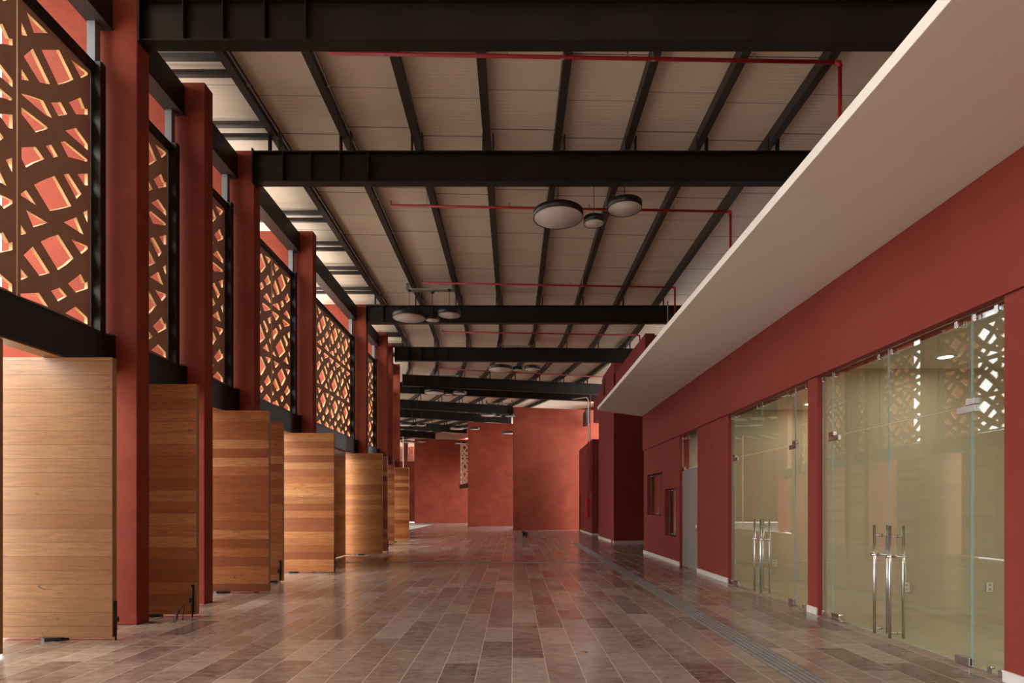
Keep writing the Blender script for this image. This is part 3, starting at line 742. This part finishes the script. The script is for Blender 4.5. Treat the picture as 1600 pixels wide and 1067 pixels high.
# ------------------------------------------------------------------ floor details
sx0, sx1 = 2.40, 2.69
t = thing('drain_strip', 'grey grooved stone strip running along the floor by the shops', 'floor strip', (sx0, -1, 0))
part('bed', MB().box(sx0, sx1, -1, 25.4, 0, .003), STRIPD, t)
for k in range(5):
    x = sx0+.012+k*.0565
    part('ridge', MB().box(x, x+.036, -1, 25.4, .002, .007), STRIP, t)
y = 1.2
m = MB()
while y < 24:
    m.box(sx0, sx1, y, y+.012, .003, .0075); y += .62
part('cross_joint', m, STRIPD, t)
t = solo('expansion_strip', MB().box(-4.9, 2.40, 16.25, 16.55, 0, .003), STRIP, 'thin grey strip crossing the floor between the doors and drain', 'floor strip')
# wire loop
m = MB()
def loop(pts, r): m.tube([Vector(p) for p in pts], r, 6)
bx, by = -4.36, 7.84
def arc(dx, dy, h, lean, n=14):
    return [(bx+dx*math.sin(PI*i/n)*.0+dx*(i/n)+lean*math.sin(PI*i/n)*h, by+dy*(i/n), h*math.sin(PI*(.02+.96*i/n))**.7) for i in range(n+1)]
loop(arc(.075, .02, .24, .25), .006); loop(arc(.04, -.03, .20, .1), .005); loop([(bx-.01, by, 0), (bx-.035, by, .08), (bx-.02, by+.01, .13), (bx+.03, by, .17), (bx+.065, by, .235)], .004)
solo('wire_loop', m, WIRE, 'bent loop of thin wires sticking out of the floor by the dark door', 'wire', None, (bx, by, 0))
# small dog far down the hall, facing the camera, one continuous skin
def dog(cx, cy):
    P = [(0, .16, .255), (0, .05, .27), (0, -.07, .265), (0, -.15, .285), (0, -.195, .335), (0, -.235, .345), (0, -.29, .325), (0, -.33, .318),   # rump..chest, neck, skull, muzzle, nose
         (0, .21, .275), (.01, .27, .33), (.02, .29, .39)]                                                    # tail
    Rr = [.072, .078, .085, .07, .055, .058, .034, .022, .03, .016, .010]
    E = [(0, 1), (1, 2), (2, 3), (3, 4), (4, 5), (5, 6), (6, 7), (0, 8), (8, 9), (9, 10)]
    def chain(root, pts, rs):
        k = root
        for p, r in zip(pts, rs):
            P.append(p); Rr.append(r); E.append((k, len(P)-1)); k = len(P)-1
    for sx in (-1, 1):
        dy = .03*sx
        chain(2, [(sx*.06, -.09, .20), (sx*.062, -.09+dy, .11), (sx*.062, -.085+dy*1.6, .025), (sx*.062, -.11+dy*1.6, .016)], [.036, .024, .017, .018])
        chain(0, [(sx*.058, .14, .20), (sx*.064, .11-dy, .135), (sx*.064, .175-dy, .09), (sx*.064, .165-dy*1.4, .02), (sx*.064, .14-dy*1.4, .015)], [.045, .032, .02, .016, .018])
        chain(5, [(sx*.045, -.215, .385), (sx*.062, -.205, .40)], [.020, .010])
    me = bpy.data.meshes.new('dog'); a = math.radians(-22)
    me.from_pydata([(x*math.cos(a)-y*math.sin(a), x*math.sin(a)+y*math.cos(a), z) for x, y, z in P], E, [])
    o = bpy.data.objects.new('dog', me); COL.objects.link(o)
    m = o.modifiers.new('skin', 'SKIN'); m.use_smooth_shade = True
    me.skin_vertices.new() if not me.skin_vertices else None
    for v, r in zip(me.skin_vertices[0].data, Rr): v.radius = (r, r)
    me.skin_vertices[0].data[1].use_root = True
    sd = o.modifiers.new('smooth', 'SUBSURF'); sd.levels = 2; sd.render_levels = 2
    g = N('dog_coat'); x, y, z = g.sep(g.obj())
    f = g.ramp(g.math('ADD', z, g.math('MULTIPLY', g.noise(g.obj(), 40.0, 3), .04)), [(.13, (.14, .065, .03)), (.19, (.012, .009, .008))])
    g.bsdf(f, .6, spec=.3); me.materials.append(g.m)
    o.location = (cx, cy, 0)
    props(o, 'small black dog with tan lower legs, standing alone on the far floor', 'dog', None, 'thing')
dog(.51, 28.2)
solo('floor_spot', MB().lathe((ray(912, 6.28), 6.28, 0), [(.045, 0), (.038, .006), (.015, .012), (0, .012)], 14), WOODE, 'small tan scrap on the open floor', 'spot', None, (ray(912, 6.28), 6.28, 0))  # low disc drawn for a tan spot in the stone

# ------------------------------------------------------------------ pipes and boxes at the far right blocks
def pole(name, pts, r, mat, lab, cat, grp=None): solo(name, MB().tube(pts, r, 10), mat, lab, cat, grp, tuple(pts[-1]))
pole('white_conduit', [(3.2, 34.2, 7.55), (3.95, 33.0, 7.45), (4.02, 32.9, 7.3), (4.06, 33.2, 5.1)], .028, PLASTIC, 'white pipe bending down the wall beside the glowing fin wall', 'pipe')
pole('red_riser', [(4.06, 33.2, 5.1), (4.06, 33.2, 1.95)], .026, PIPE, 'red pipe running from the white bent pipe down to the hose cabinet', 'pipe')
pole('red_riser', [(4.09, 32.6, 7.9), (4.09, 32.6, 2.3)], .03, PIPE, 'thin red vertical pipe at the corner next to the white pipe', 'pipe')
t = thing('hose_cabinet', 'red hose cabinet on the far red wall below the vertical pipes', 'cabinet', (4.13, 34.5, 1.0))
part('body', MB().box(3.98, 4.13, 32.9, 33.9, .95, 1.95), PIPE, t); part('door', MB().box(3.965, 3.98, 32.93, 33.87, .98, 1.92), PIPE, t); part('handle', MB().box(3.95, 3.965, 33.8, 33.84, 1.4, 1.5), CHROME, t)
solo('steel_lintel', MB().box(4.50, 4.75, 37.9, 39.7, EYE+5.25, EYE+6.10), STEEL, 'black box beam end hanging before the top of the nearest fin wall', 'beam', None, (4.6, 38.3, EYE+5.25))
solo('wall_slot', MB().box(4.118, 4.13, 27.5, 27.9, EYE+5.1, EYE+5.75), BLACKB, 'small dark slot high on the red wall above the canopy end', 'opening', None, (4.13, 27.7, EYE+5.1))
pole('white_pole', [(ray(630, 44), 44, EYE+5.1), (ray(630, 44), 44, 0)], .035, PLASTIC, 'thin white vertical pole behind the farthest wooden door', 'pole')
pole('white_downpipe', [(-4.36, 50.3, EYE+5.4), (-4.36, 50.3, EYE+1.84)], .04, PLASTIC, 'white downpipe beside the narrow lattice slot', 'pipe')
pole('grey_conduit', [(4.78, 18.9, EYE+6.4), (4.78, 18.9, 4.56)], .022, COND, 'thin grey pipe dropping behind the canopy near the third beam', 'pipe')

# ------------------------------------------------------------------ light
w = bpy.data.worlds.new('overcast_sky'); SC.world = w; w.use_nodes = True
nt = w.node_tree; bg = nt.nodes['Background']
bg.inputs[0].default_value = (.93, .97, 1.0, 1); bg.inputs[1].default_value = 3.2
sun = bpy.data.lights.new('sun', 'SUN'); sun.energy = 3.4; sun.angle = math.radians(75); sun.color = (1, .86, .66)
so = bpy.data.objects.new('sun', sun); COL.objects.link(so)
so.rotation_euler = Vector((.40, .34, -1.0)).to_track_quat('-Z', 'Y').to_euler()

# ------------------------------------------------------------------ camera
cam = bpy.data.cameras.new('camera'); co = bpy.data.objects.new('camera', cam); COL.objects.link(co)
co.location = (0, 0, EYE); co.rotation_euler = (PI/2, 0, 0)
cam.sensor_fit = 'HORIZONTAL'; cam.sensor_width = 36; cam.lens = 36*950/1600
cam.shift_x = -3/1600; cam.shift_y = (792-533.5)/1600
cam.clip_start = .05; cam.clip_end = 400
SC.camera = co
vs = SC.view_settings
vs.view_transform = 'Standard'; vs.look = 'None'; vs.gamma = 1; vs.use_curve_mapping = False; vs.exposure = 1.0
SC.cycles.max_bounces = 14; SC.cycles.diffuse_bounces = 7; SC.cycles.transparent_max_bounces = 24; SC.cycles.glossy_bounces = 5
SC.cycles.sample_clamp_indirect = 8
